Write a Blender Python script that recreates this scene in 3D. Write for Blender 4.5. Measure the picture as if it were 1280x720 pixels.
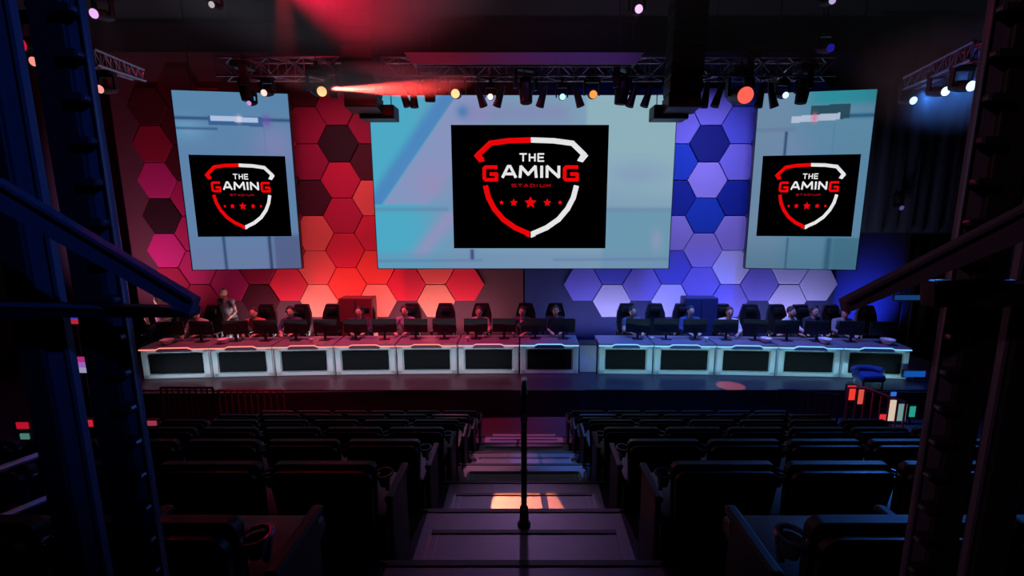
import bpy, bmesh, math, random
from mathutils import Vector, Matrix
random.seed(7)
PI = math.pi
for o in list(bpy.data.objects): bpy.data.objects.remove(o, do_unlink=True)
scn = bpy.context.scene
col = scn.collection

# ------------------------------------------------------------------ camera
F = 560.0; TH = math.radians(9.38); CZ = 4.25; CXP = 655.0
cam_d = bpy.data.cameras.new('camera'); cam = bpy.data.objects.new('camera', cam_d); col.objects.link(cam)
cam.location = (0, 0, CZ); cam.rotation_euler = (PI/2 - TH, 0, 0)
cam_d.sensor_width = 36; cam_d.lens = F/1280*36; cam_d.shift_x = -(CXP-640)/1280
cam_d.clip_start = 0.05; cam_d.clip_end = 100
scn.camera = cam
scn.view_settings.view_transform = 'Standard'; scn.view_settings.look = 'None'
scn.view_settings.gamma = 1; scn.view_settings.exposure = 0; scn.view_settings.use_curve_mapping = False
w = bpy.data.worlds.new('world'); scn.world = w; w.use_nodes = True
w.node_tree.nodes['Background'].inputs[0].default_value = (0.05, 0.04, 0.12, 1)
w.node_tree.nodes['Background'].inputs[1].default_value = 0.004
try:
    scn.cycles.volume_bounces = 0; scn.cycles.max_bounces = 5; scn.cycles.volume_step_rate = 4
except Exception: pass

SZF = .628
def ray(px, py):
    a = (px-CXP)/F; b = -(py-360)/F; c, s = math.cos(TH), math.sin(TH)
    return Vector((a, c+b*s, -s+b*c))
def at(px, py, Y):            # point at depth Y seen at a place in the frame
    r = ray(px, py); t = Y/r.y; return Vector((r.x*t, Y, CZ+r.z*t))
def lin(c):
    return tuple(((v/255)/12.92 if v/255 <= .04045 else ((v/255+.055)/1.055)**2.4) for v in c)

# ------------------------------------------------------------------ lights
def aim(o, p, q):
    o.location = p; d = Vector(q)-Vector(p); o.rotation_euler = d.to_track_quat('-Z', 'Y').to_euler()
def area(name, p, q, sx, sy, e, c, spread=PI):
    d = bpy.data.lights.new(name, 'AREA'); d.shape = 'RECTANGLE'; d.size = sx; d.size_y = sy; d.energy = e; d.color = c; d.spread = spread
    o = bpy.data.objects.new(name, d); col.objects.link(o); aim(o, p, q); return o
def spot(name, p, q, ang, e, c, blend=.3, r=.05):
    d = bpy.data.lights.new(name, 'SPOT'); d.energy = e; d.color = c; d.spot_size = math.radians(ang); d.spot_blend = blend; d.shadow_soft_size = r
    o = bpy.data.objects.new(name, d); col.objects.link(o); aim(o, p, q); return o
# washes on the hexagon wall: low battens behind the players and truss washes
area('red_batten_light', (-4.3, 11.62, .95), (-4.3, 12.4, 3.9), 7.4, .08, 150, (1, .8, .85))
area('blue_batten_light', (4.7, 11.62, .95), (4.7, 12.4, 4.0), 8.0, .08, 120, (.76, .78, 1))
area('red_truss_wash', (-4.6, 9.9, 7.9), (-4.8, 12.3, 4.2), 1.6, .2, 48, (1, .6, .75), math.radians(95))
area('blue_truss_wash', (4.6, 9.9, 7.9), (4.8, 12.3, 4.2), 1.6, .2, 75, (.78, .78, 1), math.radians(95))
area('magenta_side_wash', (-10.4, 10.4, 1.2), (-10.0, 12.3, 4.6), 1.4, .15, 62, (1, .6, .9), math.radians(110))
spot('blue_corner_wash', (10.0, 11.5, .9), (10.0, 12.9, 1.6), 80, 1100, (.02, .06, 1), 1)
# low fill lights added along the stage edge to brighten the desk fronts
area('footlight_left', (-4.3, 8.99, SZF), (-4.3, 9.8, 1.05), 8.0, .02, 19, (.6, .84, 1), math.radians(120))
area('footlight_right', (5.0, 8.99, SZF), (5.0, 9.8, 1.05), 7.0, .02, 15, (.42, .9, 1), math.radians(120))
# coloured top light on desk tops and stage
spot('red_stage_top', (-5.2, 9.1, 6.6), (-4.6, 9.8, .7), 80, 1300, (1, .04, .12), .6)
spot('red_stage_top_b', (-2.0, 9.1, 6.6), (-2.0, 9.8, .7), 65, 900, (1, .05, .22), .6)
spot('blue_stage_top', (5.2, 9.1, 6.6), (5.0, 9.8, .7), 80, 1500, (.02, .16, 1), .6)
spot('blue_stage_top_b', (2.0, 9.1, 6.6), (2.6, 9.8, .7), 60, 850, (.03, .2, 1), .6)
# light on the aisle
spot('pink_aisle_light', (-1.2, 9.0, 6.5), (-.45, 5.2, 1.2), 15, 700, (1, .3, .6), .6)
spot('blue_aisle_light', (1.2, 9.0, 6.5), (.5, 5.2, 1.2), 15, 900, (.12, .25, 1), .6)
spot('violet_near_light', (0, 9.0, 6.5), (0, 2.9, 2.2), 18, 260, (.7, .35, 1), .8)
spot('violet_front_floor', (.6, 8.9, 6.6), (0, 7.2, .1), 20, 900, (1, .2, .8), .6)
spot('amber_tread_light', (-.9, 8.9, 6.3), (.03, 3.12, 1.98), 4.6, 5200, (1, .26, .12), .12, .01)
spot('amber_stage_light', (1.45, 8.8, 6.3), (4.45, 9.2, .6), 5, 14000, (1, .25, .2), .3, .01)
# unseen spots added behind the camera to tint the steelwork
spot('blue_house_light', (3.4, -1.6, 6.8), (-.88, .85, 4.8), 25, 500, (.02, .13, 1), .9)
spot('red_house_light', (-3.4, -1.6, 6.8), (.95, .85, 4.4), 24, 130, (1, .4, .6), .7)
spot('blue_cross_light', (7.2, 6.6, 6.6), (-1.0, .85, 4.3), 24, 60, (.02, .12, 1), .6)

# ------------------------------------------------------------------ materials
MATS = {}
def mat(name, c, rough=.6, metal=0, noise=.12, scale=6, spec=.5, bump=0):
    if name in MATS: return MATS[name]
    m = bpy.data.materials.new(name); m.use_nodes = True; nt = m.node_tree; b = nt.nodes['Principled BSDF']
    n = nt.nodes.new('ShaderNodeTexNoise'); n.inputs['Scale'].default_value = scale; n.inputs['Detail'].default_value = 3
    tc = nt.nodes.new('ShaderNodeTexCoord'); nt.links.new(tc.outputs['Object'], n.inputs['Vector'])
    mx = nt.nodes.new('ShaderNodeMix'); mx.data_type = 'RGBA'
    mx.inputs['A'].default_value = (*[v*(1-noise) for v in c], 1); mx.inputs['B'].default_value = (*[min(1, v*(1+noise)) for v in c], 1)
    nt.links.new(n.outputs['Fac'], mx.inputs['Factor']); nt.links.new(mx.outputs['Result'], b.inputs['Base Color'])
    b.inputs['Roughness'].default_value = rough; b.inputs['Metallic'].default_value = metal; b.inputs['Specular IOR Level'].default_value = spec
    if bump:
        bp = nt.nodes.new('ShaderNodeBump'); bp.inputs['Strength'].default_value = bump; nt.links.new(n.outputs['Fac'], bp.inputs['Height']); nt.links.new(bp.outputs['Normal'], b.inputs['Normal'])
    MATS[name] = m; return m
def emit(name, c, s=1):
    if name in MATS: return MATS[name]
    m = bpy.data.materials.new(name); m.use_nodes = True; nt = m.node_tree
    nt.nodes.remove(nt.nodes['Principled BSDF']); e = nt.nodes.new('ShaderNodeEmission')
    e.inputs[0].default_value = (*c, 1); e.inputs[1].default_value = s
    nt.links.new(e.outputs[0], nt.nodes['Material Output'].inputs[0]); MATS[name] = m; return m
BLK = mat('black_paint', (.012, .012, .014), .5)
BLKM = mat('black_metal', (.02, .02, .024), .35, .3)
DRAPE = mat('black_drape', (.012, .01, .016), .95, scale=3)
NAVYD = mat('navy_drape', (.02, .02, .05), .95, scale=3)
WALLM = mat('dark_wall', (.03, .02, .045), .9, scale=2)
FLOORM = mat('stage_black', (.03, .024, .036), .36, scale=4, bump=.02)
CARPET = mat('dark_carpet', (.035, .03, .045), .9, scale=60, bump=.2)
TREAD = mat('stair_tread', (.17, .15, .19), .42, scale=9, bump=.03)
NOSE = mat('nosing_black', (.01, .01, .012), .6)
ALU = mat('aluminium_truss', (.30, .26, .34), .35, .8)
STEEL = mat('painted_steel', (.10, .10, .13), .42, .2)
EDGE = mat('bright_steel', (.22, .22, .28), .3, .8)
LEATH = mat('black_vinyl', (.007, .006, .008), .5, scale=30, bump=.08)
SHELL = mat('black_shell', (.006, .006, .008), .4)
DESKM = mat('desk_white', (.55, .6, .62), .5, scale=3, noise=.06)
DTOP = mat('desk_top', (.2, .17, .22), .35, noise=.08)
GLASSB = mat('display_black', (.002, .002, .003), .6, spec=.1)
ARMM = mat('armrest_black', (.006, .006, .008), .55)
SKIN = mat('skin', (.62, .36, .26), .55, noise=.08)
WHITE = mat('white_plastic', (.8, .8, .82), .4)

# ------------------------------------------------------------------ mesh helpers
class MB:
    def __init__(s): s.b = bmesh.new()
    def box(s, c, d, rot=None, bev=0):
        m = Matrix.Translation(Vector(c))
        if rot is not None: m = m @ rot.to_4x4()
        r = bmesh.ops.create_cube(s.b, size=1, matrix=m @ Matrix.Diagonal((*d, 1)))
        if bev:
            es = list({e for v in r['verts'] for e in v.link_edges})
            bmesh.ops.bevel(s.b, geom=es, offset=bev, segments=2, affect='EDGES', profile=.5)
        return s
    def bar(s, p, q, wd, th=None, up=(0, 0, 1), bev=0):
        p = Vector(p); q = Vector(q); d = q-p; L = d.length; z = d.normalized(); u = Vector(up)
        x = u.cross(z)
        if x.length < 1e-4: x = Vector((1, 0, 0)).cross(z)
        x.normalize(); y = z.cross(x)
        return s.box((p+q)/2, (wd, th or wd, L), Matrix((x, y, z)).transposed(), bev)
    def tube(s, p, q, r, r2=None, n=8):
        p = Vector(p); q = Vector(q); d = q-p
        if d.length < 1e-6: return s
        m = Matrix.Translation((p+q)/2) @ d.to_track_quat('Z', 'Y').to_matrix().to_4x4()
        bmesh.ops.create_cone(s.b, cap_ends=True, segments=n, radius1=r, radius2=r if r2 is None else r2, depth=d.length, matrix=m); return s
    def path(s, pts, r, n=8, closed=False):
        pts = [Vector(p) for p in pts]; N = len(pts); rings = []
        rs = r if isinstance(r, (list, tuple)) else [r]*N
        for i, p in enumerate(pts):
            a = pts[(i-1) % N] if (closed or i > 0) else p; b_ = pts[(i+1) % N] if (closed or i < N-1) else p
            t = (b_-a).normalized(); u = Vector((0, 0, 1)) if abs(t.z) < .95 else Vector((0, 1, 0))
            x = u.cross(t).normalized(); y = t.cross(x)
            rings.append([s.b.verts.new(p + rs[i]*(math.cos(2*PI*k/n)*x+math.sin(2*PI*k/n)*y)) for k in range(n)])
        for i in range(N if closed else N-1):
            A, B = rings[i], rings[(i+1) % N]
            for k in range(n): s.b.faces.new((A[k], A[(k+1) % n], B[(k+1) % n], B[k]))
        if not closed: s.b.faces.new(rings[0][::-1]); s.b.faces.new(rings[-1])
        return s
    def ball(s, c, r, sc=(1, 1, 1), n=12):
        bmesh.ops.create_uvsphere(s.b, u_segments=n, v_segments=max(6, n*2//3), radius=r, matrix=Matrix.Translation(Vector(c)) @ Matrix.Diagonal((*sc, 1))); return s
    def poly(s, pts, ext):      # flat polygon extruded by vector ext
        ext = Vector(ext); a = [s.b.verts.new(Vector(p)) for p in pts]; b_ = [s.b.verts.new(Vector(p)+ext) for p in pts]; n = len(a)
        s.b.faces.new(a); s.b.faces.new(b_[::-1])
        for i in range(n): s.b.faces.new((a[i], b_[i], b_[(i+1) % n], a[(i+1) % n]))
        return s
    def lathe(s, prof, c=(0, 0, 0), n=16):
        c = Vector(c); rings = [[s.b.verts.new(c+Vector((r*math.cos(2*PI*k/n), r*math.sin(2*PI*k/n), z))) for k in range(n)] for r, z in prof]
        for A, B in zip(rings, rings[1:]):
            for k in range(n): s.b.faces.new((A[k], A[(k+1) % n], B[(k+1) % n], B[k]))
        s.b.faces.new(rings[0][::-1]); s.b.faces.new(rings[-1]); return s
    def mesh(s, name, m, smooth=False):
        bmesh.ops.recalc_face_normals(s.b, faces=s.b.faces[:])
        me = bpy.data.meshes.new(name); s.b.to_mesh(me); s.b.free(); me.materials.append(m)
        if smooth:
            for p in me.polygons: p.use_smooth = True
            try: me.set_sharp_from_angle(angle=math.radians(40))
            except Exception: pass
        return me
    def build(s, name, m, parent=None, smooth=False):
        o = bpy.data.objects.new(name, s.mesh(name, m, smooth)); col.objects.link(o)
        if parent is not None: o.parent = parent
        return o
def tag(o, label, cat, group=None, kind=None):
    o['label'] = label; o['category'] = cat
    if group: o['group'] = group
    if kind: o['kind'] = kind
    return o
def thing(name, label, cat, loc=(0, 0, 0), rz=0, group=None):
    o = bpy.data.objects.new(name, None); col.objects.link(o); o.location = loc; o.rotation_euler = (0, 0, rz); o.empty_display_size = .1
    return tag(o, label, cat, group)
def struct(o): o['kind'] = 'structure'; return o
KIDS = {}
def copy_tree(o, parent=None):
    c = o.copy(); col.objects.link(c)
    if parent is not None: c.parent = parent
    for ch in [x for x in col.objects if x.parent == o]: copy_tree(ch, c)
    return c
ORD = ['first', 'second', 'third', 'fourth', 'fifth', 'sixth', 'seventh', 'eighth', 'ninth', 'tenth', 'eleventh', 'twelfth']

# ------------------------------------------------------------------ room
RX = 13.5
def sbox(name, c, d, m): return struct(MB().box(c, d).build(name, m))
sbox('floor', (0, 5, -.05), (2*RX, 16.4, .1), CARPET)
sbox('wall_back', (0, 13.05, 4.6), (2*RX, .1, 9.4), WALLM)
sbox('wall_left', (-RX-.05, 5, 4.6), (.1, 16.2, 9.4), BLK)
sbox('wall_right', (RX+.05, 5, 4.6), (.1, 16.2, 9.4), BLK)
sbox('wall_rear', (0, -3.05, 4.6), (2*RX, .1, 9.4), BLK)
sbox('ceiling', (0, 5, 9.35), (2*RX, 16.4, .1), BLK)
# raked seating levels and aisle steps
LV = lambda k: 2.52-.36*(k-1)
EDGEY = lambda k: 2.0+.9*(k-1)
r = MB()
for k in range(-2, 8):
    y0 = EDGEY(k-1) if k > -2 else -3.0; z = LV(k)
    r.box((0, (y0+EDGEY(k))/2, z/2), (10.4, EDGEY(k)-y0, z-.002*(k+3)))
rk = r.build('floor_raked_tier', CARPET); struct(rk); rk.name = 'floor_2'
for k in range(1, 8):
    st = MB(); z = LV(k)
    hz = z-.18; y0 = EDGEY(k)+.003
    st.box((0, y0+.225, hz/2+.003), (1.16, .45, hz))
    o = st.build('aisle_step', TREAD); tag(o, f'{ORD[k-1]} half step down the aisle from the top of the stairs', 'step', 'half steps in the aisle')
    e = MB(); e.box((0, y0+.44, hz+.005), (1.12, .03, .008)); e.build('nosing', NOSE, o)
    if True:
        for sx in (-1, 1):
            MB().bar((sx*.56, y0+.02, hz+.006), (sx*.56, y0+.42, hz+.006), .01, .006).build('edge_strip', EDGE, o)
            MB().bar((sx*.515, y0+.02, hz+.006), (sx*.515, y0+.42, hz+.006), .006, .006).build('edge_strip', EDGE, o)
for k in range(0, 8):
    y0 = EDGEY(k-1)+.002; y1 = EDGEY(k)
    p = MB().box((0, (y0+y1)/2+.002, LV(k)+.004), (1.36, y1-y0-.006, .012)).build('aisle_landing', TREAD)
    tag(p, f'{"topmost" if k == 0 else ORD[k-1]+" full-width"} aisle landing level with the seat row beside it', 'step', 'aisle landings')
    MB().box((0, y1-.02, LV(k)+.013), (1.36, .035, .006)).build('nosing', NOSE, p)
    MB().box((0, y1-.003, LV(k)+.0), (9.9, .012, .014)).build('tier_nosing', BLKM, p)
# stage
SZ = .59
pts = [(-10.2, 8.75), (-5.9, 8.8), (-1.0, 8.95), (1.2, 8.95), (1.55, 9.0), (6.4, 8.9), (10.2, 8.75), (10.2, 12.5), (-10.2, 12.5)]
st = MB().poly([(x, y, 0.001) for x, y in pts], (0, 0, SZ-.001)).build('floor_stage', FLOORM); struct(st); st.name = 'floor_3'

# ------------------------------------------------------------------ hexagon wall
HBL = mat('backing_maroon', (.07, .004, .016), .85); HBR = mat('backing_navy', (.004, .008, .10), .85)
def hexback(name, label, x0, x1):
    HB = HBL if x0 < -1 else HBR
    t = thing(name, label, 'backdrop', ((x0+x1)/2, 12.5, SZ), 0, None)
    MB().box((0, -.03, 3.9), (x1-x0, .05, 7.8)).build('backing_board', HB, t); return t
tR = hexback('hexagon_backdrop', 'red and magenta backdrop of hexagonal panels left of the centre', -10.9, -.02)
tB = hexback('hexagon_backdrop', 'blue and lilac backdrop of hexagonal panels right of the centre', .02, 8.75)
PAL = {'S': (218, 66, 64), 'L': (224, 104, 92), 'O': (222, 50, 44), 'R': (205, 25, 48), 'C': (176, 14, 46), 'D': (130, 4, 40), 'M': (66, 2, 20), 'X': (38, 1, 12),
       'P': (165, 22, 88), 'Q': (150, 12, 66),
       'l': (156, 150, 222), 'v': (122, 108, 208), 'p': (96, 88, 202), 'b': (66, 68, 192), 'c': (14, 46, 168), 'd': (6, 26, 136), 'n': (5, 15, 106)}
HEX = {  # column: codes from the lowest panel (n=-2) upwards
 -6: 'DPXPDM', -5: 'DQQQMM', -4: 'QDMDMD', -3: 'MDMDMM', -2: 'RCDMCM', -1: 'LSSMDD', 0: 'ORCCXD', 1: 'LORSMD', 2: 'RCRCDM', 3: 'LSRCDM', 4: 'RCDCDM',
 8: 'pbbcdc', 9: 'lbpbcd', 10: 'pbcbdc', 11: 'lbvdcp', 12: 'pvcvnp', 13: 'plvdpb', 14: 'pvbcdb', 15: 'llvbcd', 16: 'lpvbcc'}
GAP = .975
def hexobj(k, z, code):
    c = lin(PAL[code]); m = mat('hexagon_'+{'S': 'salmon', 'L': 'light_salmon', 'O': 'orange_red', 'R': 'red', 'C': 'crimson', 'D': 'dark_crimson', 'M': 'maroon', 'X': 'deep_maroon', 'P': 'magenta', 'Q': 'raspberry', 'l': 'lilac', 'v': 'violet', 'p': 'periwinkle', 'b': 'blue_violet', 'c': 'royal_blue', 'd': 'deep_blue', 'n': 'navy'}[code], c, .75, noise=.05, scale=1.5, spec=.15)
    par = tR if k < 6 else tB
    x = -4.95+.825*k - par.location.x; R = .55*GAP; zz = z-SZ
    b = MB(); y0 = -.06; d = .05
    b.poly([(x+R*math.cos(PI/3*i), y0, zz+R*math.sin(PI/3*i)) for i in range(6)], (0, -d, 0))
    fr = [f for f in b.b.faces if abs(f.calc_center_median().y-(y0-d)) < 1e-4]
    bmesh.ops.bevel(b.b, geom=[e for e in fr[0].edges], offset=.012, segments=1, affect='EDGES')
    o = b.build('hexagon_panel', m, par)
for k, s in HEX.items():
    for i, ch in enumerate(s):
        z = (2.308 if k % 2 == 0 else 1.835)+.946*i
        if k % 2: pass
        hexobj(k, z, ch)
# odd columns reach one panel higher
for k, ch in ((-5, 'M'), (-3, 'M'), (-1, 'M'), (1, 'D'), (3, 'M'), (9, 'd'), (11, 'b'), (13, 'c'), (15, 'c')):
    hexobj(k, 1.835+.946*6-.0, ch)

# curtains beside the backdrop
def curtain(name, label, x0, x1, z0, z1, y, m, amp=.05):
    b = MB(); n = max(8, int((x1-x0)/.08)); top = []; bot = []
    for i in range(n+1):
        x = x0+(x1-x0)*i/n; yy = y+amp*math.sin(i*1.35)+amp*.4*math.sin(i*.61)
        top.append(b.b.verts.new((x, yy, z1))); bot.append(b.b.verts.new((x, yy, z0)))
    for i in range(n): b.b.faces.new((bot[i], bot[i+1], top[i+1], top[i]))
    o = b.build(name, m, None, True); md = o.modifiers.new('s', 'SOLIDIFY'); md.thickness = .015
    return tag(o, label, 'curtain')
curtain('curtain', 'dark navy curtain hanging high beside the right side screen', 8.95, 13.3, 3.75, 9.2, 12.3, NAVYD)
curtain('curtain', 'dark purple curtain hanging left of the magenta hexagons', -13.3, -11.0, .02, 9.2, 12.3, mat('purple_drape', (.05, .02, .06), .95))
curtain('curtain', 'short black curtain below the navy curtain at far right', 10.7, 13.3, .02, 3.7, 12.45, DRAPE)

# ------------------------------------------------------------------ screens
def gauss(u, v, cu, cv, su, sv): return math.exp(-((u-cu)/su)**2-((v-cv)/sv)**2)
def blend(base, layers):
    c = list(base)
    for wgt, k in layers:
        wgt = max(0, min(1, wgt)); c = [a*(1-wgt)+b_*wgt for a, b_ in zip(c, k)]
    return c
def sm(x, a, b_):
    t = max(0, min(1, (x-a)/(b_-a))); return t*t*(3-2*t)
def centre_pic(u, v, W=None):
    L = []
    L.append((sm(u, .0, 1), (128, 160, 182)))
    L.append((1-sm(u, .10, .30), (76, 168, 196)))
    d = u + v*.42      # falling diagonal folds at left
    L.append((.8*sm(d, .20, .25)*(1-sm(d, .28, .285))*(v < .62), (72, 126, 188)))
    L.append((.85*sm(d, .282, .29)*(1-sm(d, .42, .46))*(v < .62), (138, 146, 190)))
    L.append((.7*gauss(u, v, .305, .09, .02, .035), (40, 110, 170)))
    L.append((.7*gauss(u, v, .20, .50, .08, .12), (150, 140, 184)))
    L.append((.8*math.exp(-((u-.20+(v-.80)*.45)/.04)**2)*sm(v, .64, .68)*(1-sm(v, .9, .97)), (152, 142, 186)))
    L.append((.6*sm(v, .0, .1)*(1-sm(v, .1, .2))*sm(u, .28, .34)*(1-sm(u, .6, .7)), (132, 130, 178)))
    L.append((.85*sm(u, .70, .715)*(1-sm(v, .32+.15*u, .5+.15*u)), (142, 178, 188)))
    L.append((.6*gauss(u, v, .88, .44, .12, .08), (126, 148, 186)))
    L.append((.7*sm(v, .64, .66)*sm(u, .76, .78), (98, 146, 172)))
    L.append((.5*sm(v, .88, .93), (112, 140, 176)))
    L.append((.5*math.exp(-((v-.645)/.012)**2)*(u < .25 or u > .75), (96, 122, 160)))
    L.append((.45*math.exp(-((v-.955+.012*u)/.008)**2)*(u < .36 or u > .6), (84, 118, 160)))
    L.append((.9*math.exp(-((u-.325)/.006)**2)*sm(v, .88, .89)*(1-sm(v, .94, .95)), (50, 60, 110)))
    L.append((.5*gauss(u, v, .955, .83, .02, .07), (160, 150, 190)))
    return blend((112, 148, 180), L)
def left_pic(u, v):
    L = [(sm(v, .0, .5)*.6, (98, 126, 166)), (sm(v, .7, 1)*.6, (108, 118, 158)), (.6*gauss(u, v, .85, .28, .2, .12), (140, 130, 180)), (.5*gauss(u, v, .1, .2, .15, .06), (120, 170, 205)),
         (.85*sm(v, .80, .81)*math.exp(-((u-.305)/.014)**2), (44, 66, 104)), (.85*sm(v, .80, .81)*math.exp(-((u-.72)/.016)**2), (44, 56, 90)),
         (.6*sm(u, .74, .78)*sm(v, .78, .82), (72, 80, 120)),
         (.85*math.exp(-((v-.145)/.009)**2)*(u < .3 or u > .74), (40, 70, 110)), (.7*math.exp(-((v-.2)/.007)**2)*(u < .36), (44, 76, 118)),
         (.9*(abs(v-.152-.006*u) < .026 and .28 < u < .76), (54, 92, 140)),
         (.95*(abs(v-.140-.01*u) < .014 and .30 < u < .72), (176, 196, 226)), (.9*gauss(u, v, .55, .145, .02, .02), (236, 206, 226)),
         (.7*gauss(u, v, .79, .15, .04, .03), (112, 76, 170)), (.25*(abs(u-.76) < .006 and .17 < v < .36), (60, 90, 140))]
    return blend((88, 132, 170), L)
def right_pic(u, v):
    L = [(sm(v, .0, .5)*.5, (84, 126, 156)), (.8*sm(u, .3, .6)*(1-sm(v, .04, .1)), (34, 140, 152)), (.5*(1-sm(u, .2, .5)), (122, 138, 166)),
         (sm(v, .75, 1)*.5, (70, 108, 132)), (.6*gauss(u, v, .35, .3, .2, .1), (112, 134, 172)),
         (.75*sm(v, .81, .82)*math.exp(-((u-.37)/.01)**2), (50, 84, 112)), (.75*sm(v, .81, .82)*math.exp(-((u-.74)/.03)**2), (40, 78, 104)),
         (.5*sm(u, .76, .8)*sm(v, .81, .82), (46, 92, 112)),
         (.9*math.exp(-((u-.27)/.012)**2)*(.21 < v < .37), (36, 66, 104)), (.35*(abs(v-.2) < .01 and u < .35), (96, 110, 150)),
         (.8*math.exp(-((v-.135)/.011)**2)*(u > .7), (26, 78, 112)),
         (.92*(abs(v-.125+.02*u) < .04 and .46 < u < .80), (38, 70, 86)),
         (.95*(abs(v-.148+.03*(u-.3)) < .018 and .30 < u < .72), (176, 190, 212)), (.9*gauss(u, v, .5, .14, .025, .025), (220, 120, 150)),
         (.3*(abs(u-.68) < .006 and .17 < v < .36), (56, 96, 130))]
    return blend((92, 136, 164), L)
EC = bpy.data.materials.new('led_picture'); EC.use_nodes = True
_n = EC.node_tree; _n.nodes.remove(_n.nodes['Principled BSDF']); _e = _n.nodes.new('ShaderNodeEmission'); _a = _n.nodes.new('ShaderNodeVertexColor'); _a.layer_name = 'pic'
_n.links.new(_a.outputs[0], _e.inputs[0]); _n.links.new(_e.outputs[0], _n.nodes['Material Output'].inputs[0])
BLACKE = emit('led_black', (0.0, 0.0, 0.0)); REDE = emit('led_red', lin((228, 6, 10))); WHITEE = emit('led_white', lin((226, 226, 228))); DREDE = emit('led_dark_red', lin((150, 8, 24)))
def strokes(b, pts, wd, S, y):
    for (x0, z0), (x1, z1) in zip(pts, pts[1:]):
        dx, dz = x1-x0, z1-z0; L = math.hypot(dx, dz) or 1; ux, uz = dx/L, dz/L; h = wd/2; e = h*.5
        q = [(x0-ux*e-uz*h, z0-uz*e+ux*h), (x1+ux*e-uz*h, z1+uz*e+ux*h), (x1+ux*e+uz*h, z1+uz*e-ux*h), (x0-ux*e+uz*h, z0-uz*e-ux*h)]
        b.b.faces.new([b.b.verts.new(S(px, pz, y)) for px, pz in q])
def flatpoly(b, pts, S, y): b.b.faces.new([b.b.verts.new(S(px, pz, y)) for px, pz in pts])
GL = {'T': [[(0, 0), (1, 0)], [(.5, 0), (.5, 1)]], 'H': [[(0, 0), (0, 1)], [(1, 0), (1, 1)], [(0, .5), (1, .5)]], 'E': [[(1, 0), (0, 0), (0, 1), (1, 1)], [(0, .5), (.9, .5)]],
      'G': [[(1, 0), (.12, 0), (0, .12), (0, .88), (.12, 1), (1, 1), (1, .55), (.5, .55)]], 'A': [[(0, 1), (.42, 0), (.58, 0), (1, 1)], [(.2, .7), (.8, .7)]],
      'M': [[(0, 1), (0.06, 0), (.5, .75), (.94, 0), (1, 1)]], 'I': [[(.5, 0), (.5, 1)]], 'N': [[(0, 1), (0, 0), (1, 1), (1, 0)]],
      'S': [[(1, 0), (0, 0), (0, .5), (1, .5), (1, 1), (0, 1)]], 'D': [[(0, 0), (.7, 0), (1, .3), (1, .7), (.7, 1), (0, 1), (0, 0)]], 'U': [[(0, 0), (0, 1), (1, 1), (1, 0)]]}
def letter(b, ch, x0, x1, y0, y1, wd, S, y):
    h = wd/2
    for st_ in GL[ch]: strokes(b, [(x0+h+(x1-x0-wd)*p, y0+h+(y1-y0-wd)*q) for p, q in st_], wd, S, y)
def star(b, cx, cy, r_, S, y):
    c0 = b.b.verts.new(S(cx, cy, y)); vs = []
    for i in range(10):
        rr = r_ if i % 2 == 0 else r_*.5; a = -PI/2+i*PI/5; vs.append(b.b.verts.new(S(cx+rr*math.cos(a), cy+rr*math.sin(a), y)))
    for i in range(10): b.b.faces.new((c0, vs[i], vs[(i+1) % 10]))
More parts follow.
